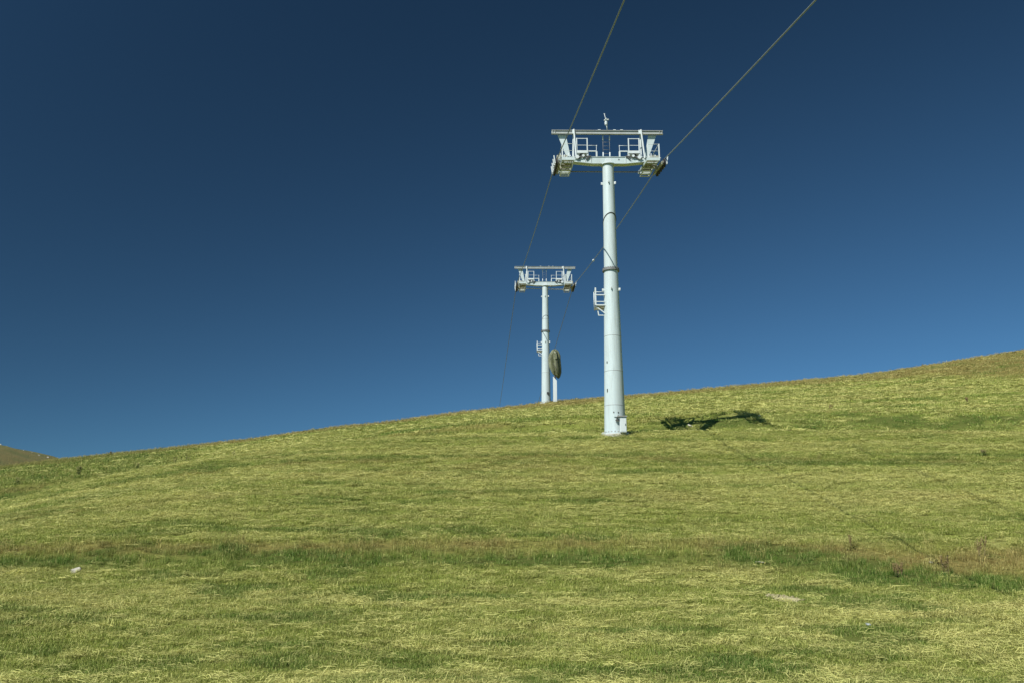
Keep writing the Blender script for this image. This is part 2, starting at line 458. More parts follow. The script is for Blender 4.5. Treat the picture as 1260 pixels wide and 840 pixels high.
# far hill on the left
def far_hill():
    ax = np.linspace(-330, -60, 70); ay = np.linspace(190, 330, 40)
    X, Y = np.meshgrid(ax, ay)
    Z = hill_far_z(X, Y)
    q = np.arange(X.size).reshape(X.shape)
    qs = np.stack([q[:-1, :-1], q[:-1, 1:], q[1:, 1:], q[1:, :-1]], -1).reshape(-1, 4)
    m = bpy.data.meshes.new('distant_hill')
    m.from_pydata(np.stack([X, Y, Z], -1).reshape(-1, 3).tolist(), [], qs.tolist())
    m.polygons.foreach_set('use_smooth', np.ones(len(qs), bool))
    mt, nt, n, l, bs = new_mat('far_rough_pasture')
    f = noise(n, l, 0.16, 8, 0.7, coords(n, l, (1, 1, 1.6))); g = noise(n, l, 1.6, 5, 0.7, coords(n, l))
    c = ramp(n, l, f, [(0.36, (0.085, 0.095, 0.020)), (0.50, (0.135, 0.118, 0.028)), (0.64, (0.175, 0.130, 0.038))])
    c = mixc(n, l, ramp(n, l, g, [(0.42, 0.5), (0.6, 0.0)]), c, (0.075, 0.09, 0.02))
    l.new(c, bs.inputs['Base Color']); bs.inputs['Roughness'].default_value = 0.95
    bump(n, l, g, 1.0, 0.6, bs)
    o = link_mesh('distant_hill', m, mt)
    tag(o, 'brownish far hill with pale stones at the left edge', None, None, 'structure')
HFAR = pchip([-330, -230, -160, -137, -129, -120.5, -112, -90, -60], [43.3, 40.3, 35.5, 33.2, 32.1, 29.2, 24.8, 16, 5])
def hill_far_z(X, Y):
    z = HFAR(X) - ((Y - 250) / 60.0) ** 2 * 10 + (fbm(X * 0.12, Y * 0.12, 61, 4) - 0.5) * 1.6
    return z + EYE
far_hill()

# ------------------------------------------------------------------ ski lift towers
def bolts_ring(mb, r, z, n, s=0.03):
    for k in range(n):
        t = 2 * math.pi * (k + 0.5) / n
        mb.tube((r * math.cos(t), r * math.sin(t), z), (r * math.cos(t), r * math.sin(t), z + s), s * 0.6, n=6)

def lift_tower(loc, rz, H, r0, rf, r1, zf, seams, label, near):
    T = empty('lift_tower', loc, rz)
    tag(T, label, 'lift tower', 'ski lift towers on the hillside')
    # --- shaft in two bolted tubes
    rm = rf - 0.012
    p = MB().lathe([(r0, -0.9), (r0, 0.0), (rf, zf - 0.06), (rf, zf)], 56).build('pole', M_PAINT, T)
    MB().lathe([(rm, zf), (rm, zf + 0.05), (r1, H - 0.02)], 56).build('pole', M_PAINT, T)
    fl = MB().lathe([(rf + 0.005, zf - 0.075), (rf + 0.075, zf - 0.07), (rf + 0.075, zf - 0.004)], 48, smooth=True)
    fl.lathe([(rf + 0.07, zf), (rf + 0.07, zf + 0.06), (rm + 0.003, zf + 0.065)], 48)
    f = fl.build('flange', M_DARKGALV, T)
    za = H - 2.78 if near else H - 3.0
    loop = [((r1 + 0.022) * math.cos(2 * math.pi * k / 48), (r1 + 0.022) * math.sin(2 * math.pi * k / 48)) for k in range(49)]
    MB().path([(x * (1 + 0.04 * (H - za) / 3), y * (1 + 0.04 * (H - za) / 3), za - 1.15 * (y + r1) + 0.22 * x) for x, y in loop], 0.026, 8).build('dark_arch_ring', M_DARK, T)  # dark tilted ring, added to draw the dark arch on the shaft
    b = MB(); bolts_ring(b, rf + 0.04, zf + 0.058, 20, 0.035); b.build('bolt_ring', M_DARK, f, kind='stuff')
    for zs in seams:
        rr = r0 + (rf - r0) * zs / zf if zs < zf else rm + (r1 - rm) * (zs - zf) / (H - zf)
        MB().lathe([(rr - 0.003, zs - 0.022), (rr + 0.006, zs - 0.012), (rr + 0.006, zs + 0.012), (rr - 0.003, zs + 0.022)], 56, caps=False).build('weld_seam', M_SEAM, T)
    # lifting lugs
    for zl in (H - 1.05, zf - 1.05):
        rr = rm + (r1 - rm) * (zl - zf) / (H - zf) if zl > zf else r0 + (rf - r0) * zl / zf
        for ang in (R(185), R(262), R(335), R(60)):
            c = Vector((math.cos(ang), math.sin(ang), 0))
            rot = Matrix.Rotation(ang, 4, 'Z')
            MB().box(c * (rr + 0.045) + Vector((0, 0, zl)), (0.11, 0.03, 0.13), rot).tube(c * (rr + 0.06) + Vector((0, 0, zl)) - rot.to_3x3() @ Vector((0, 0.03, 0)), c * (rr + 0.06) + Vector((0, 0, zl)) + rot.to_3x3() @ Vector((0, 0.03, 0)), 0.028, n=8).build('lug', M_WHITE, T)
    # foot
    ft = MB().lathe([(r0 + 0.01, 0.005), (r0 + 0.16, 0.008), (r0 + 0.16, 0.07), (r0 + 0.01, 0.075)], 48)
    fo = ft.build('base_flange', M_PAINT, T)
    b = MB(); bolts_ring(b, r0 + 0.09, 0.07, 24, 0.06); b.build('bolt_ring', M_GALV, fo, kind='stuff')
    MB().lathe([(r0 + 0.24, -0.9), (r0 + 0.24, -0.04), (r0 + 0.20, 0.0)], 40).build('foundation', M_CONC, T)
    # port hole covers on the shaft
    for (ang, zz, w, h) in (((R(222), 2.15, 0.05, 0.16), (R(222), 3.55, 0.05, 0.10), (R(258), 1.05, 0.05, 0.06), (R(283), 1.04, 0.05, 0.06)) if near else ((R(292), 0.95, 0.20, 0.20), (R(300), 0.80, 0.12, 0.12))):
        rr = r0 + (rf - r0) * zz / zf
        c = Vector((math.cos(ang), math.sin(ang), 0)) * (rr + 0.004)
        MB().box(c + Vector((0, 0, zz)), (0.03, w, h), Matrix.Rotation(ang, 4, 'Z'), 0).build('port_cover' if near else 'number_plate', M_DARK, T)

    # --- crossarm: box beam tapering to the ends, with flanges
    poly = [(-2.55, H + 0.22), (-0.85, H + 0.04), (0.85, H + 0.04), (2.55, H + 0.22), (2.55, H + 0.38), (-2.55, H + 0.38)]
    ca = MB().prism(poly, -0.15, 0.15).build('crossarm', M_PAINT, T)
    fp = [(-2.6, H + 0.195), (-0.86, H + 0.01), (0.86, H + 0.01), (2.6, H + 0.195), (2.6, H + 0.222), (0.85, H + 0.043), (-0.85, H + 0.043), (-2.6, H + 0.222)]
    MB().prism(fp, -0.18, 0.18).build('bottom_flange', M_PAINT, ca)
    MB().box((0, 0, H + 0.393), (5.2, 0.36, 0.02)).build('top_flange', M_PAINT, ca)
    for x in (-2.2, -1.9, -1.55, -1.2, -0.9, 0.9, 1.2, 1.55, 1.9, 2.2):
        zb = H + 0.045 + 0.18 * max(0, (abs(x) - 0.85) / 1.7)
        MB().box((x, -0.165, (zb + H + 0.38) / 2), (0.03, 0.028, H + 0.38 - zb - 0.01)).build('stiffener', M_WHITE, ca)
    sd = MB().prism([(-0.20, H + 0.06), (0.20, H + 0.06), (0.12, H + 0.33), (-0.12, H + 0.33)], -0.175, -0.145)
    sd.build('saddle_plate', M_WHITE, ca)
    MB().lathe([(r1 + 0.09, H - 0.03), (r1 + 0.09, H + 0.008)], 40).build('head_flange', M_PAINT, ca)
    if near:
        MB().tube((0.55, -0.165, H + 0.25), (0.55, -0.148, H + 0.25), 0.035, n=12).build('drain_hole', M_DARK, ca)

    # --- gantry (lifting beam) above the crossarm
    G0 = H + 1.75
    g = MB().box((0, 0, G0 + 0.012), (5.85, 0.13, 0.024)).box((0, 0, G0 + 0.198), (5.85, 0.13, 0.024)).box((0, 0, G0 + 0.105), (5.85, 0.03, 0.16))
    for x in (-2.88, -2.75, 2.75, 2.88): g.box((x, 0, G0 + 0.105), (0.025, 0.12, 0.158))
    gb = g.build('gantry_beam', M_BEAM, T)
    for x in (-1.78, 1.70): MB().box((x, -0.082, G0 + 0.105), (0.13, 0.03, 0.22)).build('beam_clamp', M_WHITE, gb)
    for x in (-0.42, 0.38, 0.75): MB().box((x, -0.05, G0 + 0.225), (0.14, 0.05, 0.035)).build('beam_lug', M_WHITE, gb)
    for s in (-1, 1):
        MB().prism([(s * 2.60, G0 - 0.002), (s * 2.17, G0 - 0.002), (s * 1.92, H + 0.42), (s * 2.12, H + 0.42)], 0.10, 0.14).build('gantry_strut', M_PAINT, T)
        MB().tube((s * 1.76, -0.15, G0 + 0.20), (s * 1.66 if s < 0 else 1.90, -0.21, H + 0.30), 0.045, n=12).build('gantry_brace', M_WHITE, T)
        MB().tube((s * 1.76, 0.12, G0), (s * 1.80, 0.23, H + 0.41), 0.05, n=12).build('gantry_brace', M_WHITE, T)
    # ladder up to the gantry
    ld = MB()
    for x in (-0.22, 0.13): ld.tube((x, 0.16, H + 0.405), (x, 0.16, G0), 0.011, n=8)
    for k in range(5): ld.tube((-0.22, 0.16, H + 0.72 + k * 0.22), (0.13, 0.16, H + 0.72 + k * 0.22), 0.009, n=6)
    lo = ld.build('gantry_ladder', M_DARKGALV, T)
    cp = MB()
    for x in (-0.22, 0.13):
        cp.tube((x, 0.13, H + 0.405), (x, 0.13, H + 0.78), 0.034, n=8); cp.tube((x, 0.13, G0 - 0.28), (x, 0.13, G0), 0.034, n=8)
    cp.build('ladder_socket', M_WHITE, lo, kind='stuff')

    # --- guard frames standing on the crossarm
    for s in (-1, 1):
        xo, xi = s * 1.63, s * 1.08
        fr = MB()
        for x in (xo, xi): fr.bar((x, -0.15, H + 0.39), (x, -0.15, H + 1.45), 0.055, 0.05)
        fr.bar((xo, -0.15, H + 1.43), (xi, -0.15, H + 1.43), 0.03, 0.03)
        fr.bar((xo, -0.135, H + 1.06), (xi, -0.135, H + 1.06), 0.02, 0.02)
        gf = fr.build('guard_frame', M_WHITE, T)
        MB().box(((xo + xi) / 2, -0.18, H + 0.66), (0.60, 0.05, 0.14)).box(((xo + xi) / 2, 0.03, H + 0.61), (0.60, 0.38, 0.03)).build('kick_board', M_WHITE, gf)
        leg = MB().tube((s * 1.36, -0.08, H + 0.40), (s * 1.36, -0.08, H + 0.60), 0.07, n=10)
        leg.tube((s * 1.55, -0.08, H + 0.40), (s * 1.40, -0.08, H + 0.60), 0.04, n=8).build('support_post', M_DARK, gf)
        rl = MB()
        xa, xb = s * 1.03, s * 0.60
        rl.tube((xa, -0.14, H + 1.04), (xb, -0.14, H + 1.04), 0.014, n=8).tube((xb, -0.14, H + 0.405), (xb, -0.14, H + 1.03), 0.012, n=8)
        rl.bar((xa, -0.14, H + 0.72), (xb + s * 0.0, -0.14, H + 0.72), 0.05, 0.05)
        rl.bar((xb, -0.15, H + 0.405), (xb, -0.15, H + 0.70), 0.08, 0.05).bar((xa + s * 0.02, -0.15, H + 0.405), (xa + s * 0.02, -0.15, H + 0.70), 0.05, 0.05)
        rl.box((xb, -0.14, H + 1.02), (0.05, 0.05, 0.07))
        rl.build('guard_rail', M_WHITE, T)
        # hoist arms lying on the crossarm
        hb = MB()
        hb.bar((s * 1.55, -0.20, H + 0.25), (s * 1.42, -0.20, H + 0.39), 0.05, 0.05).bar((s * 1.15, -0.20, H + 0.22), (s * 0.98, -0.20, H + 0.39), 0.05, 0.05)
        hb.bar((s * 1.78, -0.22, H + 0.30), (s * 0.9, -0.22, H + 0.42), 0.03, 0.04)
        hb.build('hoist_bracket', M_DARK, T, kind='stuff')
        MB().tube((s * 1.62, -0.281, H + 0.34), (s * 1.62, -0.16, H + 0.34), 0.10, n=14).build('pulley', M_WHITE, T)
        MB().tube((s * 1.30, -0.26, H + 0.42), (s * 1.30, -0.16, H + 0.42), 0.07, n=12).build('pulley', M_WHITE, T)

    # --- catwalks along the sheave trains (they follow the slope of the rope)
    SL = 0.205 if near else 0.07
    for s in (-1, 1):
        x0, x1 = s * 1.86, s * 2.46
        Y0, Y1 = -1.25, 1.75
        zz = lambda y: H + 0.02 + SL * y
        cw = MB()
        for x in (x0, x1): cw.bar((x, Y0, zz(Y0)), (x, Y1, zz(Y1)), 0.05, 0.13)
        cw.box(((x0 + x1) / 2, Y0, zz(Y0) + 0.005), (0.66, 0.05, 0.15)).box(((x0 + x1) / 2, Y1, zz(Y1)), (0.66, 0.05, 0.14))
        for y in (-0.6, 0.4, 1.2): cw.box(((x0 + x1) / 2, y, zz(y) - 0.045), (0.56, 0.06, 0.06))
        c = cw.build('catwalk', M_PAINT, T)
        gr = MB()
        k = 0
        y = Y0 + 0.08
        while y < Y1 - 0.05:
            gr.box(((x0 + x1) / 2, y, zz(y) + 0.045), (0.55, 0.045, 0.025)); y += 0.115
        gr.build('grating', M_GRATE, c, kind='stuff')
        # end rail at the downhill end, side posts and hand rails
        er = MB()
        for x in (x0 + s * 0.03, x1):
            er.bar((x, Y0, zz(Y0) + 0.08), (x, Y0, zz(Y0) + 0.84), 0.06, 0.05)
        er.tube((x0, Y0, zz(Y0) + 0.83), (x1, Y0, zz(Y0) + 0.83), 0.016, n=8).tube((x0, Y0, zz(Y0) + 0.45), (x1, Y0, zz(Y0) + 0.45), 0.012, n=8)
        er.tube((x1, Y0, zz(Y0) + 0.83), (x1, Y1, zz(Y1) + 0.70), 0.018, n=8)
        for y in (0.3, Y1): er.bar((x1, y, zz(y) + 0.07), (x1, y, zz(y) + 0.78 - (0.07 if y > 1 else 0.0)), 0.035, 0.035)
        er.build('railing', M_WHITE, c)
        # hanging step frame below the uphill end
        hs = MB()
        for x in (s * 1.93, s * 2.40):
            hs.bar((x, 0.7, zz(0.7) - 0.06), (x, 0.7, zz(0.7) - 0.16), 0.045, 0.045).bar((x, 1.7, zz(1.7) - 0.06), (x, 1.7, zz(1.7) - 0.24), 0.045, 0.045)
            hs.bar((x, 0.7, zz(0.7) - 0.15), (x, 1.7, zz(1.7) - 0.23), 0.04, 0.05)
        for k in range(4): 
            y = 0.7 + k * 0.333
            hs.box((s * 2.165, y, zz(0.7) - 0.15 + (zz(1.7) - 0.23 - zz(0.7) + 0.15) * k / 3), (0.50, 0.07, 0.03))
        hs.build('step_frame', M_WHITE, c, kind='stuff')
        # small tools boxes and standing pins on the walk deck
        pn = MB()
        for q, x in enumerate((2.02, 2.12, 2.22, 2.33)): pn.tube((s * x, -0.85, zz(-0.85) + 0.05), (s * x, -0.85, zz(-0.85) + (0.30, 0.42, 0.22, 0.34)[q]), 0.02, n=6)
        pn.build('deck_pin', M_WHITE, c, kind='stuff')

        # --- sheave train
        xr = s * 2.74
        rz_ = lambda y: H + 0.10 + SL * y
        tr = MB()
        tr.bar((xr - s * 0.16, -1.28, rz_(-1.28) - 0.27), (xr - s * 0.16, 1.28, rz_(1.28) - 0.27), 0.05, 0.16)
        tr.bar((xr - s * 0.16, 0, rz_(0) - 0.32), (xr - s * 0.62, 0, H + 0.34), 0.14, 0.20)
        tr.box((xr - s * 0.34, 0, H + 0.36), (0.55, 0.36, 0.22))
        for q in (-0.85, 0.0, 0.85): tr.bar((xr - s * 0.10, q - 0.36, rz_(q - 0.36) - 0.25), (xr - s * 0.10, q + 0.36, rz_(q + 0.36) - 0.25), 0.035, 0.15)
        t_ = tr.build('sheave_train', M_GRATE, T)
        for k in range(5):
            y = -1.04 + k * 0.52
            c0 = (xr, y, rz_(y) - 0.235)
            w = MB().lathe([(0.20, -0.055), (0.225, -0.05), (0.205, 0.0), (0.225, 0.05), (0.20, 0.055)], 20, centre=c0, axis=Vector((1, 0, 0)), mi=0)
            w.lathe([(0.11, -0.062), (0.14, -0.058), (0.14, 0.058), (0.11, 0.062)], 14, centre=c0, axis=Vector((1, 0, 0)), mi=1)
            w.tube((xr - s * 0.14, y, c0[2]), (xr + s * 0.12, y, c0[2]), 0.04, n=8, mi=2)
            w.build('sheave', [M_RUBBER, M_GALV, M_WHITE], t_)
        # rope catcher plates on the outside, and the pin heads that catch the light
        ct = MB()
        for y in (-1.22, -0.45, 0.40, 1.15):
            ct.bar((xr + s * 0.09, y, rz_(y) - 0.34), (xr + s * 0.15, y, rz_(y) + 0.09), 0.05, 0.09)
        ct.build('rope_catcher', M_WHITE, t_, kind='stuff')
        # alarm line arm at the downhill end
        MB().bar((xr - s * 0.16, -1.0, H - 0.05), (xr - s * 0.5, -0.3, H + 0.22), 0.05, 0.06).build('catcher_arm', M_WHITE, t_)
    # tie rod between the trains
    MB().tube((-1.86, 1.2, H + 0.17 if near else H + 0.15), (1.86, 1.2, H + 0.17 if near else H + 0.05), 0.032 if near else 0.045, n=10).build('tie_rod', M_GALV if near else M_WHITE, T)

    # --- rest platform on the left of the shaft
    zp = zf - 1.05 - 0.85
    rr = r0 + (rf - r0) * zp / zf
    x0, x1 = -(rr + 0.43), -(rr - 0.06)
    pf = MB()
    pf.bar((x0, -0.16, zp + 0.02), (x0, -0.16, zp + 0.92), 0.07, 0.06).bar((x1 + 0.02, -0.16, zp + 0.02), (x1 + 0.02, -0.16, zp + 0.92), 0.07, 0.06)
    pf.bar((x0, -0.17, zp + 0.55), (x1, -0.17, zp + 0.55), 0.05, 0.06, up=(0, 1, 0)).bar((x0, -0.17, zp + 0.02), (x1, -0.17, zp + 0.02), 0.06, 0.07, up=(0, 1, 0))
    pf.bar((x0, -0.17, zp + 0.20), (x1, -0.17, zp + 0.20), 0.04, 0.05, up=(0, 1, 0))
    pf.tube((x0, -0.16, zp + 0.92), (x0, 0.55, zp + 0.92), 0.02, n=8).tube((x0, 0.55, zp), (x0, 0.55, zp + 0.92), 0.025, n=8)
    pf.tube((x0, 0.55, zp + 0.92), (x1 + 0.1, 0.55, zp + 0.92), 0.02, n=8).tube((x0, 0.55, zp + 0.42), (x1 + 0.1, 0.55, zp + 0.42), 0.02, n=8)
    o = pf.build('rest_platform', M_WHITE, T)
    g = MB()
    for k in range(9): g.box(((x0 + x1) / 2, -0.11 + k * 0.08, zp - 0.02), (x1 - x0 - 0.02, 0.035, 0.03))
    g.bar((x0 + 0.01, -0.15, zp - 0.05), (x0 + 0.01, 0.56, zp - 0.05), 0.03, 0.05)
    g.build('grating', M_GRATE, o, kind='stuff')
    br = MB().bar((x0 + 0.02, -0.12, zp - 0.04), (x1 + 0.02, -0.12, zp - 0.42), 0.04, 0.05)
    br.bar((x0 + 0.11, 0.0, zp - 0.16), (x0 + 0.15, 0.0, zp - 0.44), 0.05, 0.05).bar((x0 + 0.13, 0.0, zp - 0.46), (x1 + 0.02, 0.0, zp - 0.46), 0.04, 0.05, up=(0, 1, 0))
    br.build('bracket', M_WHITE, o)
    # climbing ladder on the uphill side
    ld = MB()
    for x in (-0.21, 0.21): ld.tube((x, r0 + 0.16, 0.6), (x, r1 + 0.16, H + 0.1), 0.022, n=8)
    nr = int((H - 1) / 0.30)
    for k in range(nr):
        t = (0.3 * k + 0.1) / (H - 0.5)
        y = r0 + 0.16 + (r1 - r0) * t
        ld.tube((-0.21, y, 0.7 + 0.3 * k), (0.21, y, 0.7 + 0.3 * k), 0.014, n=6)
    for k in range(5):
        z = 1.2 + k * (H - 2) / 4.0; y = r0 + (r1 - r0) * (z / H)
        for x in (-0.21, 0.21): ld.bar((x, y - 0.12, z), (x, y + 0.17, z), 0.03, 0.03)
    ld.build('climbing_ladder', M_GALV, T)

    if near:
        # wind gauge on the gantry
        an = MB().tube((0.0, -0.05, G0 + 0.22), (-0.04, -0.05, G0 + 0.72), 0.028, n=8).tube((-0.04, -0.05, G0 + 0.72), (-0.13, -0.05, G0 + 1.16), 0.016, n=8)
        an.tube((-0.16, -0.05, G0 + 1.16), (-0.09, -0.05, G0 + 1.16), 0.02, n=8)
        a = an.build('wind_gauge', M_WHITE, T)
        MB().lathe([(0.02, -0.14), (0.075, -0.08), (0.085, 0.06), (0.03, 0.15)], 14, centre=(-0.05, -0.05, G0 + 0.60)).build('gauge_body', M_WHITE, a)
        cu = MB().bar((-0.07, -0.05, G0 + 0.80), (0.05, -0.05, G0 + 0.80), 0.02, 0.02)
        for q in ((0.06, -0.05), (-0.10, 0.02), (-0.06, -0.15)): cu.lathe([(0.015, -0.03), (0.055, 0.0), (0.05, 0.045)], 10, centre=(q[0], q[1], G0 + 0.80))
        cu.build('wind_cup', M_WHITE, a, kind='stuff')
        # switch box at the foot
        cb = MB().box((0.30, -0.70, 0.40), (0.31, 0.24, 0.74))
        c = cb.build('switch_box', M_WHITE, T, bevel=0.012)
        MB().box((0.255, -0.71, 0.80), (0.46, 0.32, 0.045)).build('lid', M_GALV, c)
        MB().box((0.30, -0.823, 0.38), (0.25, 0.012, 0.60)).build('door', M_WHITE, c)
        MB().box((0.40, -0.836, 0.40), (0.03, 0.02, 0.09)).build('handle', M_DARK, c)
        MB().box((0.04, -0.60, 0.64), (0.16, 0.10, 0.05)).tube((0.02, -0.62, 0.66), (0.02, -0.56, 0.76), 0.025, n=8).build('cable_socket', M_DARK, c)
        MB().box((-0.01, -0.535, 0.90), (0.18, 0.03, 0.16), Matrix.Rotation(R(-6), 4, 'Z')).build('sign_plate', M_PAINT, T)
    else:
        MB().lathe([(0.05, -0.10), (0.10, -0.06), (0.09, 0.08)], 12, centre=(0.55, -0.3, H - 0.10), axis=Vector((0.1, -0.8, -0.5))).tube((0.55, -0.28, H - 0.08), (0.50, -0.2, H + 0.06), 0.025, n=8).build('lamp', M_GRATE, T)
    return T

YAW = math.atan2(5.0 - 3.17, 85.6 - 45.0)
def gz1(x, y): return float(ground_z(np.array([x]), np.array([y]))[0])
P1 = (5.0, 45.0, gz1(5.0, 45.0)); P2 = (3.17, 85.6, gz1(3.17, 85.6))
H1 = 6.56 + EYE + 14.10 - P1[2]; H2 = 26.78 + EYE - P2[2]
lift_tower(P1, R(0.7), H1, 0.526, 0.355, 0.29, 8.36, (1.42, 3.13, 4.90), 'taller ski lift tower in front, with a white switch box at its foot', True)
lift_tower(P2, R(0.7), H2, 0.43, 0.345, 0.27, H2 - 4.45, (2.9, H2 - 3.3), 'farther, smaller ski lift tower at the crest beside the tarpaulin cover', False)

# ------------------------------------------------------------------ haul ropes
def rope_pts(s):
    c, sn = math.cos(R(0.7)), math.sin(R(0.7))
    def at(P, h, x): return Vector((P[0] + c * x, P[1] + sn * x, P[2] + h))
    A = at(P1, H1 + 0.125, s * 2.74); B = at(P2, H2 + 0.125, s * 2.74)
    d = Vector((-math.sin(YAW), math.cos(YAW), 0))
    S = A + d * -92 + Vector((0, 0, -92 * 0.205)); E = B + d * 150 + Vector((0, 0, -6.5))
    out = []
    for a, b, n, sag in ((S, A, 60, 0.6), (A, B, 40, 0.28), (B, E, 50, 0.9)):
        for i in range(n):
            t = i / n
            p = a.lerp(b, t); p.z -= 4 * sag * t * (1 - t); out.append(p)
    out.append(E)
    return out
for s, lab in ((-1, 'steel haul rope running over the left side of both tower heads'), (1, 'steel haul rope on the right side, with a small pale splice marker')):
    o = MB().path(rope_pts(s), 0.026, 8).build('haul_rope', M_ROPE, None, sharp=False)
    tag(o, lab, 'rope', 'haul ropes of the ski lift')
    if s == 1:
        pts = rope_pts(1); p = pts[60 + 26]
        MB().lathe([(0.03, -0.16), (0.09, -0.10), (0.09, 0.10), (0.03, 0.16)], 12, centre=p, axis=(pts[87] - pts[85])).build('splice_marker', M_WHITE, o)

# ------------------------------------------------------------------ covered snow gun
def snow_gun():
    x, y = 3.93, 84.0
    z = gz1(x, y)
    T = empty('snow_gun', (x, y, z), 0.0)
    tag(T, 'snow gun under a folded olive tarpaulin, on a white post beside the farther tower', 'snow gun')
    p = MB().prism([(-0.17, -0.5), (0.17, -0.5), (0.17, 2.05), (-0.17, 2.45)], -0.15, 0.15)
    p.build('post', M_WHITE, T, bevel=0.01)
    MB().tube((0.0, 0, 2.2), (0.05, 0, 2.75), 0.09, n=12).build('swivel', M_DARK, T)
    # cover: rings up the axis, pinched and folded
    rng = random.Random(4)
    m = MB(); n = 22; prev = None
    ridge = [1.10 if k % 3 == 0 else (0.86 if k % 3 == 1 else 0.97) for k in range(n)]
    ridge = [v + rng.uniform(-.08, .08) for v in ridge]
    prof = [(2.42, 0.16, 0.20, 0.16), (2.56, 0.15, 0.34, 0.28), (2.85, 0.10, 0.45, 0.40), (3.25, 0.04, 0.52, 0.46), (3.65, -0.01, 0.55, 0.48), (4.05, -0.03, 0.56, 0.48),
            (4.40, -0.03, 0.53, 0.44), (4.70, -0.01, 0.43, 0.36), (4.90, 0.02, 0.28, 0.24), (5.0, 0.03, 0.10, 0.09)]
    for i, (zz, cx, rx, ry) in enumerate(prof):
        ring = []
        for k in range(n):
            t = 2 * math.pi * k / n + 0.05 * math.sin(i * 0.9)
            f = 1 + (ridge[k] - 1) * (1.35 if 1 < i < 7 else 0.7) + rng.uniform(-.05, .05)
            tilt = -0.16 * math.cos(t) * max(0, 1 - i / 4.0)
            ring.append(m.bm.verts.new((cx + 0.97 * rx * f * math.cos(t), ry * f * math.sin(t), zz + tilt + rng.uniform(-.03, .03))))
        if prev:
            for k in range(n):
                j = (k + 1) % n
                m.bm.faces.new((prev[k], prev[j], ring[j], ring[k])).smooth = (k % 3 == 2)
        prev = ring
    m.bm.faces.new(prev)
    c = m.build('cover', M_TARP, T, sharp=False)
    fl = MB()
    fl.prism([(-0.12, 4.55), (0.16, 4.50), (0.20, 4.02), (0.02, 3.95)], -0.60, -0.50)
    fl.build('flap', M_TARP, c, bevel=0.03)
    st = MB()
    for a, b in (((-0.5, -0.30, 4.25), (0.10, -0.58, 3.1)), ((0.10, -0.58, 3.1), (0.16, -0.40, 2.6)), ((0.12, -0.60, 3.9), (0.10, -0.58, 3.1))):
        st.bar(a, b, 0.03, 0.02)
    st.build('strap', M_DARK, c)
snow_gun()

# ------------------------------------------------------------------ stones
def stone(name, label, x, y, size, mat, seed, group=None, zf=None, lift=0.0, cat='stone', rz=0.0):
    rng = random.Random(seed)
    bm = bmesh.new()
    bmesh.ops.create_icosphere(bm, subdivisions=3, radius=1.0)
    planes = [(Vector((rng.gauss(0, 1), rng.gauss(0, 1), rng.gauss(0.3, 1))).normalized(), rng.uniform(0.40, 0.78)) for _ in range(10)]
    for v in bm.verts:
        for nrm, d in planes:
            k = v.co.dot(nrm)
            if k > d: v.co -= nrm * (k - d)
        v.co += v.co.normalized() * rng.uniform(-0.015, 0.015)
        v.co = Vector((v.co.x * size[0], v.co.y * size[1], v.co.z * size[2]))
    me = bpy.data.meshes.new(name); bm.to_mesh(me); bm.free()
    z = zf(x, y) if zf else gz1(x, y)
    o = link_mesh(name, me, mat, None, (x, y, z + size[2] * 0.45 + lift), (0, 0, rz))
    tag(o, label, cat, group)
    return o
stone('stone', 'white pointed stone lying in the grass at the far left of the bank', -11.26, 24.8, (0.15, 0.10, 0.13), M_STONE, 21, rz=0.4)
stone('stone', 'blue grey rounded stone in the mown grass low on the right', 7.05, 19.3, (0.085, 0.08, 0.055), M_GREYSTONE, 5)
stone('stone', 'flat pale stone on the bank, right of centre', 6.62, 25.6, (0.15, 0.12, 0.05), M_STONE, 8)
stone('stone', 'small whitish stone in the brown grass among the dock plants', 11.2, 25.7, (0.10, 0.08, 0.05), M_STONE, 9)
stone('stone', 'pale stone lying in the shadow of the tower head', 10.26, 53.6, (0.24, 0.18, 0.14), M_STONE, 12)
stone('stone', 'small white stone on the green bank at the right end of the tower head shadow', 14.45, 53.9, (0.10, 0.09, 0.07), M_STONE, 15)
stone('stone', 'small white stone in the grass below the farther tower', 0.56, 53.3, (0.11, 0.09, 0.08), M_STONE, 17)

# bare patch of dry earth, with crumbs of stone
def bare_patch():
    cx, cy = 6.22, 22.1
    rng = random.Random(2)
    m = MB(); n = 22; rings = []
    ctr = m.bm.verts.new((0, 0, gz1(cx, cy) + 0.012 - gz1(cx, cy)))
    z0 = gz1(cx, cy)
    for k in range(n):
        t = 2 * math.pi * k / n; r = rng.uniform(0.55, 1.15)
        x = 0.42 * r * math.cos(t); y = 0.55 * r * math.sin(t) - 0.5 * x
        rings.append(m.bm.verts.new((x, y, gz1(cx + x, cy + y) + 0.012 - z0)))
    for k in range(n): m.bm.faces.new((ctr, rings[k], rings[(k + 1) % n]))
    for _ in range(60):
        t = rng.uniform(0, 6.28); r = math.sqrt(rng.random()) * 0.9
        x = 0.42 * r * math.cos(t); y = 0.55 * r * math.sin(t) - 0.5 * x
        s = rng.uniform(0.012, 0.04)
        m.box((x, y, gz1(cx + x, cy + y) - z0 + 0.015 + s * 0.3), (s * 1.6, s * 1.2, s), Matrix.Rotation(rng.uniform(0, 3), 4, 'Z') @ Matrix.Rotation(rng.uniform(-.5, .5), 4, 'X'))
    o = m.build('bare_earth', M_TANSTONE, None, loc=(cx, cy, z0), sharp=False)
    tag(o, 'patch of dry pale earth and stone crumbs in the grass', None, None, 'structure')
bare_patch()

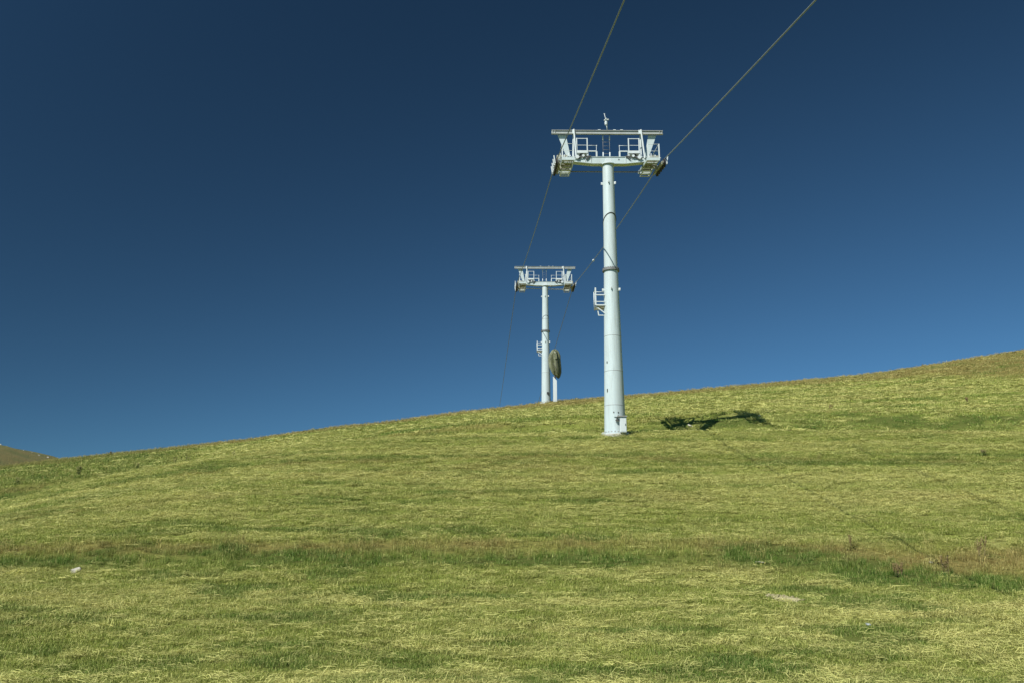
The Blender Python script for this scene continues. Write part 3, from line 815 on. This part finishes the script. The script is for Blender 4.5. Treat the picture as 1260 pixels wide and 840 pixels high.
hs = [(-133.6, 246, 0.8, 'pale boulder low on the far hill, nearest to the left edge of the picture'), (-128.6, 246, 0.6, 'small pale boulder halfway down the far hill'),
      (-126.6, 246, 0.75, 'pale boulder left of the stony cluster on the far hill'), (-124.6, 246, 0.8, 'pale boulder in the middle of the stony cluster on the far hill'),
      (-123.2, 248, 0.9, 'largest pale boulder near the foot of the far hill'), (-121.4, 247, 0.7, 'pale boulder at the very foot of the far hill, lowest and farthest right')]
for i, (x, y, s, lab) in enumerate(hs):
    stone('boulder', lab, x, y, (s * 0.55, s * 0.45, s * 0.22), M_STONE, 40 + i,
          'pale boulders on the far hill', lambda a, b: float(hill_far_z(np.array([a]), np.array([b]))[0]), cat='boulder', rz=i * 0.7)
stone('boulder', 'white upright stone on top of the far hill, at the left edge', -137.2, 250, (0.45, 0.4, 0.75), M_STONE, 77, None, lambda a, b: float(hill_far_z(np.array([a]), np.array([b]))[0]), 0.1, cat='boulder')

# ------------------------------------------------------------------ weeds
def leaf(m, base, d, L, w, droop, mi):
    base = Vector(base); d = Vector(d).normalized(); side = d.cross(Vector((0, 0, 1)))
    side = side.normalized() if side.length > 1e-3 else Vector((1, 0, 0))
    prev = None
    for t, ww in ((0, 0.25), (0.35, 1.0), (0.7, 0.75), (1.0, 0.05)):
        p = base + d * L * t - Vector((0, 0, droop * L * t * t))
        a, b = m.bm.verts.new(p - side * w * ww), m.bm.verts.new(p + side * w * ww)
        if prev: m.bm.faces.new((prev[0], prev[1], b, a)).material_index = mi
        prev = (a, b)
def weed(name, label, x, y, h, seed, stalks, kind, group=None, cat='plant'):
    rng = random.Random(seed)
    z0 = gz1(x, y)
    T = empty(name, (x, y, z0), rng.uniform(0, 6))
    tag(T, label, cat, group)
    sm, hm, lm = MB(), MB(), MB()
    for k in range(stalks):
        lean = Vector((rng.gauss(0, 0.14), rng.gauss(0, 0.14), 1)).normalized()
        b = Vector((rng.gauss(0, 0.05), rng.gauss(0, 0.05), -0.03)); hh = h * rng.uniform(0.65, 1.0)
        e = b + lean * hh
        sm.tube(b, e, 0.009, 0.005, n=5)
        if kind == 'dock':
            for q in range(3):
                t0 = rng.uniform(0.45, 0.75); p = b.lerp(e, t0); br = Vector((rng.gauss(0, .5), rng.gauss(0, .5), 1)).normalized() * hh * rng.uniform(0.2, 0.35)
                sm.tube(p, p + br, 0.005, 0.003, n=4)
                for w in range(20):
                    pp = p + br * rng.random() + Vector((rng.gauss(0, .014), rng.gauss(0, .014), rng.gauss(0, .01)))
                    s = rng.uniform(0.006, 0.012); hm.box(pp, (s, s * 1.4, s * 1.6), Matrix.Rotation(rng.uniform(0, 3), 4, 'Z'))
            for w in range(34):
                pp = b.lerp(e, rng.uniform(0.5, 1.0)) + Vector((rng.gauss(0, .016), rng.gauss(0, .016), 0))
                s = rng.uniform(0.007, 0.013); hm.box(pp, (s, s * 1.4, s * 1.6), Matrix.Rotation(rng.uniform(0, 3), 4, 'Z'))
        else:
            for w in range(14):
                t = rng.uniform(0.15, 1.0); p = b.lerp(e, t); an = rng.uniform(0, 6.28)
                leaf(lm, p, (math.cos(an), math.sin(an), rng.uniform(0.2, 0.9)), h * rng.uniform(0.18, 0.34), h * 0.045, 0.35, 0)
            for w in range(5):
                pp = e + Vector((rng.gauss(0, .03), rng.gauss(0, .03), rng.gauss(0, .03)))
                hm.box(pp, (0.02, 0.02, 0.025), Matrix.Rotation(rng.uniform(0, 3), 4, 'Z'))
    for w in range(9 if kind == 'dock' else 14):
        an = rng.uniform(0, 6.28)
        leaf(lm, (rng.gauss(0, .04), rng.gauss(0, .04), 0.0), (math.cos(an), math.sin(an), rng.uniform(0.3, 1.2)), rng.uniform(0.18, 0.34), 0.035, 0.5, 0)
    sm.build('stem', M_STEM, T, sharp=False, kind='stuff')
    hm.build('seed_head' if kind == 'dock' else 'flower_head', M_DOCK if kind == 'dock' else M_STEM, T, sharp=False, kind='stuff')
    lm.build('leaf_cluster', M_LEAF if kind == 'dock' else M_LIGHTLEAF, T, sharp=False, kind='stuff')
    return T
weed('dock_plant', 'tall rusty brown dock plant standing above the bank, at the far right', 12.65, 25.9, 0.80, 1, 3, 'dock', 'dock plants on the bank')
weed('dock_plant', 'pair of dark brown dock stalks left of the tallest dock plant', 11.1, 24.7, 0.60, 2, 3, 'dock', 'dock plants on the bank')
weed('dock_plant', 'low bushy brown dock, leftmost of the docks in the right corner', 9.8, 24.4, 0.46, 3, 6, 'dock', 'dock plants on the bank')
weed('dock_plant', 'single thin dock stalk at the top of the bank right of centre', 9.5, 26.7, 0.55, 4, 1, 'dock', 'dock plants on the bank')
weed('dock_plant', 'dock plant with spread stalks at the right edge of the picture', 13.7, 24.9, 0.45, 5, 4, 'dock', 'dock plants on the bank')
weed('dock_plant', 'brown dock stalks on the upper slope, near the right edge and above the green bench', 30.7, 62.0, 0.60, 6, 5, 'dock', 'dock plants on the upper slope')
weed('dock_plant', 'small brown dock above the bench, between the tower shadow and the right edge', 21.1, 61.0, 0.45, 7, 3, 'dock', 'dock plants on the upper slope')
weed('thistle', 'low green thistle clump on the mown slope at the right', 20.4, 40.5, 0.32, 8, 6, 'thistle')
weed('thistle', 'dark green thistle, tallest of the weeds in the rough corner at the left', -27.0, 58.5, 0.65, 9, 9, 'thistle', 'thistles in the rough corner')
for i, (x, y, h, lab) in enumerate([(-24.0, 60.0, 0.6, 'small green thistle just right of the tallest one in the rough corner'), (-22.2, 61.5, 0.55, 'small thistle midway between the tallest thistle and the farthest right one'),
                                    (-20.6, 59.5, 0.7, 'bushier green thistle, second from the right in the rough corner'), (-30.0, 57.0, 0.5, 'dark low thistle left of the tallest one in the rough corner'),
                                    (-18.0, 60.5, 0.5, 'low thistle farthest right in the rough corner')]):
    weed('thistle', lab, x, y, h, 20 + i, 4, 'thistle', 'smaller thistles in the rough corner')
weed('dock_plant', 'reddish brown dock clump on the skyline at the left', -37.0, 86.0, 0.40, 33, 9, 'dock')
weed('thistle', 'dark thistle standing on the skyline at the right', 39.6, 88.0, 0.42, 34, 5, 'thistle')

# ------------------------------------------------------------------ grass: tufts scattered by geometry nodes
def blades(name, n, rad, h0, h1, w, bend, mat, seed, flat=False, seed_head=False, bias=False):
    rng = np.random.default_rng(seed)
    V, Fc, B = [], [], []
    for i in range(n):
        r = rad * math.sqrt(rng.random()); t = rng.random() * 6.283
        bx, by = r * math.cos(t), r * math.sin(t)
        L = rng.uniform(h0, h1); val = rng.random()
        an = rng.random() * 6.283
        if bias: an = rng.choice([0, math.pi]) + rng.normal(0, 0.55)
        if flat:
            dx, dy = math.cos(an), math.sin(an)
            z0 = rng.uniform(0.005, 0.055); z1 = z0 + L * rng.normal(0.0, 0.22)
            sx, sy = -dy * w / 2, dx * w / 2; tz = rng.uniform(-0.5, 0.5) * w
            k = len(V)
            cz = max(z0, z1) + rng.uniform(-0.005, 0.012)
            V += [(bx - dx * L / 2 - sx, by - dy * L / 2 - sy, z0 - tz), (bx - dx * L / 2 + sx, by - dy * L / 2 + sy, z0 + tz),
                  (bx + sx, by + sy, cz + tz), (bx - sx, by - sy, cz - tz), (bx + dx * L / 2 + sx * .5, by + dy * L / 2 + sy * .5, z1 + tz), (bx + dx * L / 2 - sx * .5, by + dy * L / 2 - sy * .5, z1 - tz)]
            Fc += [(k, k + 1, k + 2, k + 3), (k + 3, k + 2, k + 4, k + 5)]; B += [val] * 2
        else:
            be = bend * rng.uniform(0.3, 1.3)
            dx, dy = math.cos(an), math.sin(an)
            q = an + math.pi / 2 + rng.normal(0, 0.6)
            sx, sy = math.cos(q) * w / 2, math.sin(q) * w / 2
            k = len(V)
            m1 = (bx + dx * L * be * .3, by + dy * L * be * .3, L * 0.55); m2 = (bx + dx * L * be, by + dy * L * be, L * (1 - 0.3 * be))
            V += [(bx - sx, by - sy, -0.02), (bx + sx, by + sy, -0.02), (m1[0] + sx * .8, m1[1] + sy * .8, m1[2]), (m1[0] - sx * .8, m1[1] - sy * .8, m1[2]), m2]
            Fc += [(k, k + 1, k + 2, k + 3), (k + 3, k + 2, k + 4)]; B += [val] * 2
            if seed_head and rng.random() < seed_head:
                k = len(V); hw = w * 1.9; hl = L * 0.16
                ux, uy = math.cos(q) * hw, math.sin(q) * hw
                V += [(m2[0] - ux * .3, m2[1] - uy * .3, m2[2] - hl * .6), (m2[0] + ux, m2[1] + uy, m2[2]), (m2[0] + ux * .2, m2[1] + uy * .2, m2[2] + hl), (m2[0] - ux, m2[1] - uy, m2[2] + hl * .2)]
                Fc += [(k, k + 1, k + 2, k + 3)]; B += [0.75]
    me = bpy.data.meshes.new(name); me.from_pydata([tuple(map(float, v)) for v in V], [], Fc)
    at = me.attributes.new('blade', 'FLOAT', 'FACE'); at.data.foreach_set('value', np.array(B, np.float32))
    me.materials.append(mat)
    return bpy.data.objects.new(name, me)          # source tuft, used only through the scatter below

def scatter(name, label, pts, straw, lush, brown, scale, rot, sources, seed):
    rng = np.random.default_rng(seed)
    n = len(pts)
    me = bpy.data.meshes.new(name)
    me.vertices.add(n); me.vertices.foreach_set('co', pts.astype(np.float32).ravel())
    for nm, arr in (('straw', straw), ('lush', lush), ('brown', brown), ('size', scale), ('turn', rot), ('tint', rng.random(n))):
        a = me.attributes.new(nm, 'FLOAT', 'POINT'); a.data.foreach_set('value', np.asarray(arr, np.float32))
    a = me.attributes.new('pick', 'INT', 'POINT'); a.data.foreach_set('value', rng.integers(0, len(sources), n).astype(np.int32))
    me.update()
    o = link_mesh(name, me, None)
    tag(o, label, None, None, 'stuff')
    ng = bpy.data.node_groups.new(name + '_scatter', 'GeometryNodeTree')
    ng.interface.new_socket('Geometry', in_out='INPUT', socket_type='NodeSocketGeometry')
    ng.interface.new_socket('Geometry', in_out='OUTPUT', socket_type='NodeSocketGeometry')
    N, L = ng.nodes, ng.links
    gi, go = N.new('NodeGroupInput'), N.new('NodeGroupOutput')
    g2i = N.new('GeometryNodeGeometryToInstance')
    for src in reversed(sources):
        oi = N.new('GeometryNodeObjectInfo'); oi.inputs['Object'].default_value = src
        L.new(oi.outputs['Geometry'], g2i.inputs[0])
    def na(nm, t):
        x = N.new('GeometryNodeInputNamedAttribute'); x.data_type = t; x.inputs['Name'].default_value = nm; return x.outputs[0]
    m2p = N.new('GeometryNodeMeshToPoints')
    L.new(gi.outputs[0], m2p.inputs['Mesh'])
    iop = N.new('GeometryNodeInstanceOnPoints')
    L.new(m2p.outputs[0], iop.inputs['Points']); L.new(g2i.outputs[0], iop.inputs['Instance'])
    iop.inputs['Pick Instance'].default_value = True
    L.new(na('pick', 'INT'), iop.inputs['Instance Index'])
    cx = N.new('ShaderNodeCombineXYZ'); L.new(na('turn', 'FLOAT'), cx.inputs[2]); L.new(cx.outputs[0], iop.inputs['Rotation'])
    cs = N.new('ShaderNodeCombineXYZ')
    for k in range(3): L.new(na('size', 'FLOAT'), cs.inputs[k])
    L.new(cs.outputs[0], iop.inputs['Scale'])
    L.new(iop.outputs[0], go.inputs[0])
    md = o.modifiers.new('scatter', 'NODES'); md.node_group = ng
    return o

def field(seed, y0, y1, dens, amin=-0.70, amax=0.74):
    """random points over the part of the slope that faces the valley, dens per square metre"""
    rng = np.random.default_rng(seed)
    n = int(dens * (amax - amin) * (y1 * y1 - y0 * y0) / 2)
    Y = np.sqrt(rng.uniform(y0 * y0, y1 * y1, n)); X = Y * rng.uniform(amin, amax, n)
    keep = ((X - 5) ** 2 + (Y - 45) ** 2 > 0.64 ** 2) & ((X - 3.17) ** 2 + (Y - 85.6) ** 2 > 0.5 ** 2)
    keep &= ~((np.abs(X - 6.22) < 0.40) & (np.abs(Y - 22.1 + 0.5 * (X - 6.22)) < 0.42) & (rng.random(n) < 0.93))
    return X[keep], Y[keep], rng

mown_src = [blades('mown_tuft', 120, 0.24, 0.02, 0.085, 0.0065, 1.6, M_BLADE, 100 + k) for k in range(5)]
far_src = [blades('mown_tuft', 60, 0.34, 0.04, 0.10, 0.020, 0.8, M_BLADE, 200 + k) for k in range(4)]
hay_src = [blades('hay_wisp', 80, 0.21, 0.05, 0.18, 0.0052, 0, M_HAY, 300 + k, flat=True, bias=True) for k in range(7)]
farhay_src = [blades('hay_wisp', 34, 0.40, 0.15, 0.40, 0.018, 0, M_HAY, 350 + k, flat=True, bias=True) for k in range(4)]
long_src = [blades('long_tuft', 60, 0.16, 0.08, 0.28, 0.0075, 0.65, M_BLADE, 400 + k) for k in range(4)]
seed_src = [blades('seed_tuft', 22, 0.16, 0.22, 0.46, 0.007, 0.35, M_SEED, 500 + k, seed_head=0.8) for k in range(4)]

def lay(name, label, bands, sources, seed, mode):
    P, S, U, B, Z, T = [], [], [], [], [], []
    for i, (y0, y1, dens, sc) in enumerate(bands):
        X, Y, rng = field(seed + i, y0, y1, dens)
        st, lu, br, ln = veg(X, Y)
        u = rng.random(len(X))
        if mode == 'mown': k = u < (1 - 0.75 * ln) * (1 - 0.35 * st)
        elif mode == 'hay': k = u < np.clip(st * 0.75 + 0.30, 0, 1) * (1 - 0.85 * ln) * (1 - 0.85 * lu)
        elif mode == 'long': k = u < np.clip(ln * 0.9 + lu * 0.55 * (Y < 45) + 0.02, 0, 1)
        else: k = u < ln * np.clip(br * 0.9 + 0.05, 0, 1) * (0.25 + 0.75 * sstep(0.40, 0.62, fbm(X * 0.6, Y * 0.6, 95, 3)))
        X, Y = X[k], Y[k]
        P.append(np.stack([X, Y, ground_z(X, Y)], -1)); S.append(st[k]); U.append(lu[k]); B.append(br[k])
        s = sc * rng.uniform(0.7, 1.3, len(X))
        if mode == 'long': s = s * (0.55 + 0.5 * ln[k])
        Z.append(s)
        T.append((rng.normal(0, 0.4, len(X)) + (fbm(X * 0.5, Y * 0.5, 91, 3) - 0.5) * np.where(Y < 40, 9.0, 2.0)) if mode == 'hay' else rng.uniform(0, 6.283, len(X)))
    c = np.concatenate
    return scatter(name, label, c(P), c(S), c(U), c(B), c(Z), c(T), sources, seed)

lay('mown_grass', 'short mown grass covering the near slope', [(9, 22, 40, 1.0), (22, 34, 28, 1.05), (34, 46, 19, 1.15)], mown_src, 1000, 'mown')
lay('mown_grass', 'short mown grass covering the upper slope', [(46, 62, 9, 1.1), (62, 98, 5, 1.3)], far_src, 1100, 'mown')
lay('cut_hay', 'dry cut hay lying in wisps on the near slope', [(9, 22, 30, 1.0), (22, 34, 22, 1.05), (34, 46, 15, 1.2)], hay_src, 1200, 'hay')
lay('cut_hay', 'dry cut hay lying in wisps on the upper slope', [(46, 62, 6, 1.0), (62, 92, 3.5, 1.2)], farhay_src, 1300, 'hay')
lay('long_grass', 'long uncut green grass on the banks and the crest', [(9, 32, 15, 0.75), (32, 60, 9, 0.75), (60, 100, 4, 0.85)], long_src, 1400, 'long')
lay('seeding_grass', 'brown seeding grass along the banks and the skyline', [(9, 32, 12, 0.62), (32, 60, 9, 0.55), (60, 100, 6, 0.62)], seed_src, 1500, 'seed')
